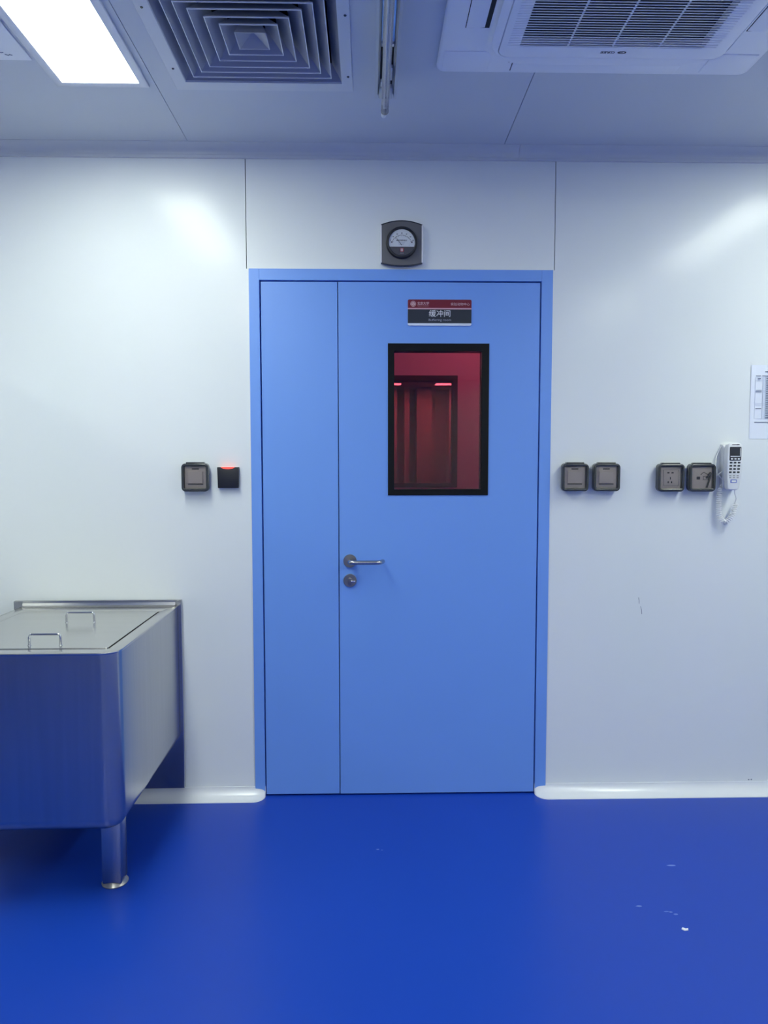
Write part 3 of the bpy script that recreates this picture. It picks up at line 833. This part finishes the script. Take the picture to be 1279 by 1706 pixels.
# ------------------------------------------------------------------ splash boxes with switches and sockets
BW, BH = 0.108, 0.116
def splash_box(kind, loc, label, name):
    x, z = loc
    t = thing(name, label, 'switch' if kind == 'switch' else 'socket', (x, 0, z), group='smoked splash boxes on the wall')
    m = MB(); m.prism(rrect(x - BW / 2 + .003, z - BH / 2 + .003, x + BW / 2 - .003, z + BH / 2 - .003, 0.014), 'y', -0.012, 0.0, bev=0.0015)
    obj('back_box', m, M_box_dark, t)
    m = MB(); m.prism(rrect(x - 0.043, z - 0.046, x + 0.043, z + 0.043, 0.003), 'y', -0.024, -0.011, bev=0.0015)
    pl = obj('face_plate', m, M_grey_plate, t)
    # lid: clear front with thick dark side walls
    m = MB()
    m.prism(rrect(x - BW / 2, z - BH / 2, x + BW / 2, z + BH / 2 - .004, 0.016, 8), 'y', -0.038, -0.010, bev=0.004, seg=3,
            holes=rrect(x - 0.0435, z - 0.0455, x + 0.0435, z + 0.0425, 0.004, 8))
    obj('lid_rim', m, M_box_dark, t, label='dark rim of the hinged cover')
    m = MB(); m.prism(rrect(x - 0.0445, z - 0.0465, x + 0.0445, z + 0.0435, 0.004), 'y', -0.0365, -0.0345, bev=0.0006, seg=1)
    obj('lid_window', m, M_smoke, t, label='smoked clear cover')
    m = MB(); m.prism(rrect(x - 0.036, z + BH / 2 - 0.008, x + 0.036, z + BH / 2 + 0.0015, 0.003), 'y', -0.034, -0.006, bev=0.002)
    obj('hinge', m, M_box_dark, t)
    if kind == 'switch':
        m = MB(); m.prism([(-0.024, z - 0.026), (-0.028, z - 0.026), (-0.0315, z + 0.022), (-0.024, z + 0.022)], 'x', x - 0.030, x + 0.030, bev=0.001, seg=1)
        rk = obj('rocker', m, M_grey_plate, t)
        m = MB(); m.box((x - 0.014, -0.0252, z + 0.030), (x + 0.014, -0.024, z + 0.0345))
        obj('printed_mark', m, M_mark, t, smooth=False)
        m = MB(); m.box((x - 0.030, -0.0262, z - 0.0305), (x + 0.030, -0.024, z - 0.0275))
        obj('rocker_gap', m, M_mark, t, smooth=False)
    elif kind == 'socket':
        m = MB(); m.prism(rrect(x - 0.029, z - 0.034, x + 0.034, z + 0.031, 0.002), 'y', -0.0252, -0.024, holes=rrect(x - 0.0282, z - 0.0332, x + 0.0332, z + 0.0302, 0.002))
        obj('socket_outline', m, M_mark, t, smooth=False)
        for dx, dz_, w, h in ((-0.0085, 0.0185, 0.0085, 0.005), (0.0085, 0.0185, 0.0085, 0.005), (0, -0.004, 0.003, 0.010), (-0.0085, -0.020, 0.004, 0.008), (0.0055, -0.020, 0.004, 0.008)):
            m = MB(); m.box((x + dx - w / 2, -0.0254, z + dz_ - h / 2), (x + dx + w / 2, -0.0235, z + dz_ + h / 2))
            obj('pin_slot', m, M_blackp, t, smooth=False)
    else:
        m = MB(); m.box((x - 0.020, -0.0256, z - 0.009), (x - 0.006, -0.0235, z + 0.003), bev=0.0006)
        obj('network_jack', m, M_blackp, t, smooth=False)
        m = MB(); m.prism(rrect(x + 0.007, z - 0.011, x + 0.028, z + 0.005, 0.001), 'y', -0.0252, -0.0238, holes=rrect(x + 0.0085, z - 0.0095, x + 0.0265, z + 0.0035, 0.001))
        obj('phone_jack', m, M_mark, t, smooth=False)
        m = MB(); m.tube(spline([(x + 0.018, -0.027, z - 0.004), (x + 0.026, -0.0295, z + 0.006), (x + 0.034, -0.0295, z + 0.018), (x + 0.030, -0.0295, z - 0.010), (x + 0.020, -0.0295, z - 0.042)], 8), 0.0038, n=8)
        m.tube(spline([(x + 0.034, -0.030, z + 0.018), (x + 0.022, -0.031, z + 0.012), (x + 0.006, -0.031, z + 0.020), (x - 0.006, -0.030, z + 0.010)], 6), 0.0012, n=6)
        obj('cable', m, M_box_dark, t)
    return t
sw = splash_box('switch', (-0.694, 1.333), 'smoked cover switch box left of the blue door, beside the black card reader', 'switch_box')
dup(sw, (0.836, 0, 1.332), 'smoked cover switch box right of the blue door, nearest the door frame', 'smoked splash boxes on the wall')
dup(sw, (0.9645, 0, 1.332), 'smoked cover switch box second from the door frame on the right wall', 'smoked splash boxes on the wall')
splash_box('socket', (1.2275, 1.330), 'smoked cover box over a five pin power socket', 'power_socket_box')
splash_box('data', (1.3555, 1.330), 'smoked cover box with black cable inside, next to the wall telephone', 'telephone_socket_box')

# ------------------------------------------------------------------ card reader
cr = thing('card_reader', 'black square card reader with a red light on its top edge left of the door', 'card reader', (-0.5655, 0, 1.288))
m = MB(); m.prism([(-0.6085, 1.3725), (-0.6065, 1.2885), (-0.5245, 1.2885), (-0.5225, 1.3725)], 'y', -0.022, 0.0, bev=0.002)
obj('body', m, M_blackp, cr)
m = MB()
pts = [(-0.5655 + 0.027 * math.cos(math.radians(a)), 1.3727 + 0.0075 * math.sin(math.radians(a))) for a in range(180, 361, 12)]
m.prism(pts, 'y', -0.0235, -0.003)
obj('indicator_light', m, M_led, cr, smooth=False, label='glowing red indicator')

# ------------------------------------------------------------------ wall telephone
ph = thing('wall_telephone', 'white wall telephone with small screen, keypad and coiled cord', 'telephone', (1.472, 0, 1.283))
m = MB()
m.prism([(0, 1.283), (-0.020, 1.283), (-0.030, 1.295), (-0.033, 1.36), (-0.030, 1.44), (-0.022, 1.462), (0, 1.468)], 'x', 1.440, 1.500, bev=0.005, seg=3)
obj('cradle_base', m, mat('phone_base_shaded_white', (0.66, 0.67, 0.68), rough=0.4), ph)  # greyer than the handset, shade put into its colour
m = MB()
# handset: rounded outline tapering towards the bottom, lofted in depth
outl = [(-0.026, 1.284), (-0.018, 1.279), (0.012, 1.279), (0.020, 1.285), (0.0285, 1.33), (0.031, 1.40), (0.031, 1.448), (0.027, 1.462), (0.015, 1.469), (-0.015, 1.469), (-0.027, 1.462), (-0.031, 1.448), (-0.031, 1.40), (-0.029, 1.33)]
m.prism([(1.470 + a, b) for a, b in outl], 'y', -0.066, -0.036, bev=0.006, seg=3)
hs = obj('handset', m, M_white, ph)
fy = -0.0662
m = MB(); m.prism(rrect(1.447, 1.3975, 1.4935, 1.4525, 0.003), 'y', fy - .001, fy + .002, bev=.0004, seg=1); obj('screen_surround', m, M_blackp, hs)
m = MB(); m.box((1.4515, fy - .0016, 1.4165), (1.4895, fy - .0005, 1.4480)); obj('screen', m, mat('lcd_dark', (0.035, 0.037, 0.042), rough=0.2), hs, smooth=False)
m = MB(); m.box((1.4505, fy - .0018, 1.4125), (1.4905, fy - .0008, 1.4160)); m.box((1.4885, fy - .0018, 1.4125), (1.4905, fy - .0008, 1.447)); obj('screen_edge', m, M_white, hs, smooth=False)
for k in range(3):
    m = MB(); x = 1.4565 + 0.0138 * k
    m.prism(rrect(x - 0.0045, 1.4015, x + 0.0045, 1.4072, 0.002), 'y', fy - .0025, fy, bev=.0005, seg=1); obj('soft_key', m, M_white, hs)
for r in range(4):
    for k in range(3):
        m = MB(); x = 1.4535 + 0.0162 * k - 0.0007 * r; z = 1.3895 - 0.0128 * r
        m.prism(rrect(x - 0.0052, z - 0.0033, x + 0.0052, z + 0.0033, 0.0015), 'y', fy - .002, fy, bev=.0005, seg=1); obj('key', m, M_box_dark, hs)
for r in range(2):
    for k in range(3):
        m = MB(); x = 1.4520 + 0.0150 * k; z = 1.3365 - 0.0072 * r
        m.box((x - 0.004, fy - .001, z - 0.0013), (x + 0.004, fy, z + 0.0013)); obj('function_key', m, M_gauge, hs, smooth=False)
m = MB(); m.prism(rrect(1.4535, 1.3085, 1.4785, 1.3215, 0.0015), 'y', fy - .001, fy); lb = obj('blue_label', m, mat('label_blue', (0.12, 0.17, 0.55), rough=0.5), hs, smooth=False, label='small blue bordered label')
m = MB(); m.box((1.4575, fy - .0014, 1.311), (1.4755, fy - .0009, 1.319)); obj('label_field', m, M_white, lb, smooth=False)
m = MB(); m.box((1.4560, fy - .0006, 1.4600), (1.4720, fy, 1.4625)); m.box((1.4730, fy - .0006, 1.4595), (1.4855, fy, 1.4632)); obj('maker_mark', m, M_gauge, hs, smooth=False)
# coiled cord
path = spline([(1.4335, -0.022, 1.288), (1.4320, -0.024, 1.25), (1.4310, -0.024, 1.21), (1.4360, -0.024, 1.170), (1.4560, -0.026, 1.147), (1.4800, -0.028, 1.168), (1.4900, -0.030, 1.195), (1.4960, -0.032, 1.222)], 24)
Ls = [0]
for a, b in zip(path, path[1:]): Ls.append(Ls[-1] + (b - a).length)
tot = Ls[-1]; turns = 30; N = turns * 12; coil = []
def at_len(s):
    for i in range(len(Ls) - 1):
        if Ls[i + 1] >= s:
            t = (s - Ls[i]) / max(1e-9, Ls[i + 1] - Ls[i]); return path[i].lerp(path[i + 1], t), (path[i + 1] - path[i]).normalized()
    return path[-1], (path[-1] - path[-2]).normalized()
for i in range(N + 1):
    p, tg = at_len(tot * i / N)
    n1 = Vector((0, 1, 0)); n1 = (n1 - tg * n1.dot(tg)).normalized(); n2 = tg.cross(n1)
    a = 2 * math.pi * turns * i / N
    coil.append(p + (n1 * math.cos(a) + n2 * math.sin(a)) * 0.0082)
m = MB(); m.tube(coil, 0.0024, n=8)
m.tube(spline([coil[-1], (1.494, -0.038, 1.245), (1.484, -0.046, 1.265), (1.4795, -0.052, 1.284)], 8), 0.0019, n=6)
m.tube(spline([coil[0], (1.437, -0.020, 1.297), (1.445, -0.018, 1.303)], 6), 0.0019, n=6)
obj('coiled_cord', m, M_white, ph)
m = MB()
m.tube(spline([(1.455, -0.012, 1.465), (1.440, -0.010, 1.455), (1.422, -0.012, 1.415), (1.415, -0.020, 1.375), (1.421, -0.026, 1.345), (1.437, -0.026, 1.325), (1.4415, -0.020, 1.318)], 10), 0.0016, n=6)
m.tube(spline([(1.4105, -0.022, 1.325), (1.420, -0.030, 1.340), (1.434, -0.030, 1.352), (1.4415, -0.020, 1.352)], 8), 0.0016, n=6)
obj('line_cord', m, M_white, ph)

# ------------------------------------------------------------------ printed sheet on the wall
pp = thing('paper_notice', 'white printed sheet with a table taped to the wall at the right edge', 'paper', (1.663, 0, 1.487))
PX0, PX1, PZ0, PZ1 = 1.558, 1.768, 1.487, 1.786
m = MB()
rows = []
for i in range(9):
    z = PZ0 + (PZ1 - PZ0) * i / 8
    rows.append([(PX0 + (PX1 - PX0) * k / 6, -0.0012 - 0.0018 * (k == 0) * (i / 8), z) for k in range(7)])
m.grid(rows)
bk = [[(x, y + 0.0004, z) for x, y, z in r] for r in rows]
m.grid(bk)
obj('sheet', m, M_paper, pp)
ys = -0.0034
m = MB()
def hl(x0, x1, z, t=0.0006): m.box((x0, ys - .0002, z - t / 2), (x1, ys + .0012, z + t / 2))
def vl(x, z0, z1, t=0.0006): m.box((x - t / 2, ys - .0002, z0), (x + t / 2, ys + .0012, z1))
tx0, tx1, tz0, tz1 = PX0 + 0.018, PX1 - 0.016, PZ0 + 0.083, PZ1 - 0.050
for z in (tz0, tz1, tz1 - 0.012, tz1 - 0.056, tz1 - 0.104, tz0 + 0.055): hl(tx0, tx1, z)
for x in (tx0, tx0 + 0.031, tx0 + 0.044, tx0 + 0.09, tx1): vl(x, tz0, tz1)
for k in range(22):
    z = tz0 + (tz1 - tz0) * k / 22
    hl(tx0 + 0.031, tx1, z, 0.0004)
obj('table_lines', m, M_print_l, pp, smooth=False)
m = MB()
random.seed(4)
hl(PX0 + 0.058, PX0 + 0.150, PZ1 - 0.0265, 0.0045)
hl(tx0 + 0.002, tx0 + 0.022, tz1 + 0.006, 0.003); hl(tx0 + 0.028, tx0 + 0.09, tz1 + 0.006, 0.003)
hl(tx0 + 0.010, tx0 + 0.022, tz1 - 0.005, 0.0035)
for z in (tz1 - 0.052, tz1 - 0.058, tz0 + 0.040): hl(tx0 + 0.004, tx0 + 0.027, z, 0.0022)
for k in range(22):
    z = tz0 + (tz1 - tz0) * (k + 0.5) / 22
    hl(tx0 + 0.046, tx0 + 0.046 + random.uniform(0.02, 0.042), z, 0.0022)
    hl(tx0 + 0.094, tx0 + 0.094 + random.uniform(0.02, 0.07), z, 0.0022)
hl(tx0 + 0.002, tx0 + 0.11, tz0 - 0.015, 0.0025)
obj('printed_text', m, M_print, pp, smooth=False)

# ------------------------------------------------------------------ stainless steel tank
TX0, TX1, TY0, TY1, TZ0, TZ1 = -1.398, -0.776, -0.745, -0.026, 0.243, 0.812
tk = thing('steel_tank', 'stainless steel soaking tank with lift off lid standing left of the door', 'tank', ((TX0 + TX1) / 2, -0.02, 0))
# body: rounded front corners, rounded belly
m = MB(); t = bmesh.new()
def body_loop(ins, z):
    pts = rrect(TX0 + ins, TY0 + ins, TX1 - ins, TY1, [max(0.052 - ins * .5, 0.01), max(0.052 - ins * .5, 0.01), 0.003, 0.003], 8)
    return [t.verts.new((x, y, z)) for x, y in pts]
loops = []
Rb = 0.045
loops.append(body_loop(Rb, TZ0))
for i in range(1, 9):
    a = math.radians(90 * i / 8)
    loops.append(body_loop(Rb * (1 - math.sin(a)), TZ0 + Rb * (1 - math.cos(a))))
loops.append(body_loop(0.0, 0.5)); loops.append(body_loop(0.0, TZ1 - 0.006))
t.faces.new(loops[0][::-1])
for A, B in zip(loops, loops[1:]):
    n = len(A)
    for i in range(n):
        j = (i + 1) % n
        t.faces.new((A[i], A[j], B[j], B[i]))
m._merge(t)
obj('tank_body', m, M_steel, tk)
# rim: flat band round the lid opening
LIX0, LIX1, LIY0, LIY1 = TX0 + 0.052, TX1 - 0.040, TY0 + 0.052, TY1 - 0.105
m = MB()
m.prism(rrect(TX0 - 0.002, TY0 - 0.003, TX1 + 0.002, TY1, [0.055, 0.055, 0.002, 0.002], 8), 'z', TZ1 - 0.007, TZ1, bev=0.0015, seg=2,
        holes=rrect(LIX0, LIY0, LIX1, LIY1, [0.008, 0.008, 0.004, 0.004], 8))
obj('rim', m, M_steel_lid, tk)
m = MB(); m.box((TX0 + 0.03, TY0 + 0.03, TZ1 - 0.03), (TX1 - 0.02, TY1 - 0.03, TZ1 - 0.0068)); obj('inner_ledge', m, M_dark, tk, smooth=False)
m = MB(); m.prism(rrect(LIX0 + 0.003, LIY0 + 0.004, LIX1 - 0.006, LIY1 - 0.001, 0.006, 5), 'z', TZ1 - 0.006, TZ1 + 0.0008, bev=0.0008, seg=1)
lidt = obj('lid', m, M_steel_lid, tk)
for hx0, hx1, hy in ((-1.0795, -0.982, -0.650), (-1.0985, -1.000, -0.319)):
    m = MB()
    m.tube(fillet([(hx0, hy, TZ1 - .001), (hx0, hy, TZ1 + 0.036), (hx1, hy, TZ1 + 0.036), (hx1, hy, TZ1 - .001)], 0.011, 7), 0.0036, n=12)
    hd = obj('lid_handle', m, M_chrome, lidt)
    for x in (hx0, hx1):
        m = MB(); m.lathe([(0, 0.002), (0.0055, 0.002), (0.006, 0.0006), (0.006, 0)], (x, hy, TZ1 + 0.0008), 'z', 16)
        obj('handle_foot', m, M_chrome, hd)
# splash back and rear panel down to the skirting
m = MB(); m.box((TX0 - 0.033, -0.022, 0.048), (TX1 + 0.014, -0.004, 0.834), bev=0.0015, seg=1)
obj('rear_panel', m, M_steel, tk, smooth=False)
m = MB()
m.prism([(-0.022, 0.834), (-0.027, TZ1 + 0.0002), (-0.044, TZ1 + 0.0002), (-0.030, TZ1 + 0.004), (-0.024, 0.826)], 'x', TX0 + 0.004, TX1 - 0.008)
obj('splash_upstand', m, M_steel_lid, tk, smooth=False)
# legs with round foot flanges
for x, y in ((-0.850, -0.598), (TX0 + 0.075, -0.598)):
    m = MB(); m.box((x - 0.0315, y - 0.0315, 0.012), (x + 0.0315, y + 0.0315, TZ0 + 0.006), bev=0.004, seg=2)
    lg = obj('leg', m, M_steel, tk)
    m = MB(); m.lathe([(0, 0), (0.041, 0), (0.0425, 0.004), (0.038, 0.009), (0.030, 0.016), (0, 0.016)], (x, y, 0.0), 'z', 28)
    obj('foot', m, M_foot, lg)
tk.rotation_euler = (0, 0, math.radians(0.7))
tk.location.x += 0.0; tk.location.y -= 0.004

# ------------------------------------------------------------------ flecks on the floor
m = MB()
for x, y, a, b in ((0.844, -0.766, 0.010, 0.004), (0.931, -0.797, 0.006, 0.003), (0.942, -0.808, 0.007, 0.0035), (0.919, -0.794, 0.008, 0.002), (1.042, -0.545, 0.016, 0.004), (0.030, -0.42, 0.006, 0.003), (0.045, -0.425, 0.004, 0.002)):
    pts = [(x + a * math.cos(k * math.pi / 5) * (0.8 + 0.3 * (k % 2)), y + b * math.sin(k * math.pi / 5)) for k in range(10)]
    m.prism(pts, 'z', 0.0, 0.0006)
obj('paint_fleck', m, mat('pale_blue_fleck', (0.16, 0.24, 0.62), rough=0.6), floor, smooth=False, label='pale chipped flecks')
m = MB()
m.prism([(0.928, -0.879), (0.934, -0.886), (0.946, -0.885), (0.949, -0.876), (0.941, -0.878), (0.934, -0.872)], 'z', 0.0, 0.003, bev=0.0006, seg=1)
tag(obj('crumb', m, mat('white_crumb', (0.85, 0.88, 0.9), rough=0.6)), 'tiny white crumb lying on the blue floor', 'crumb')
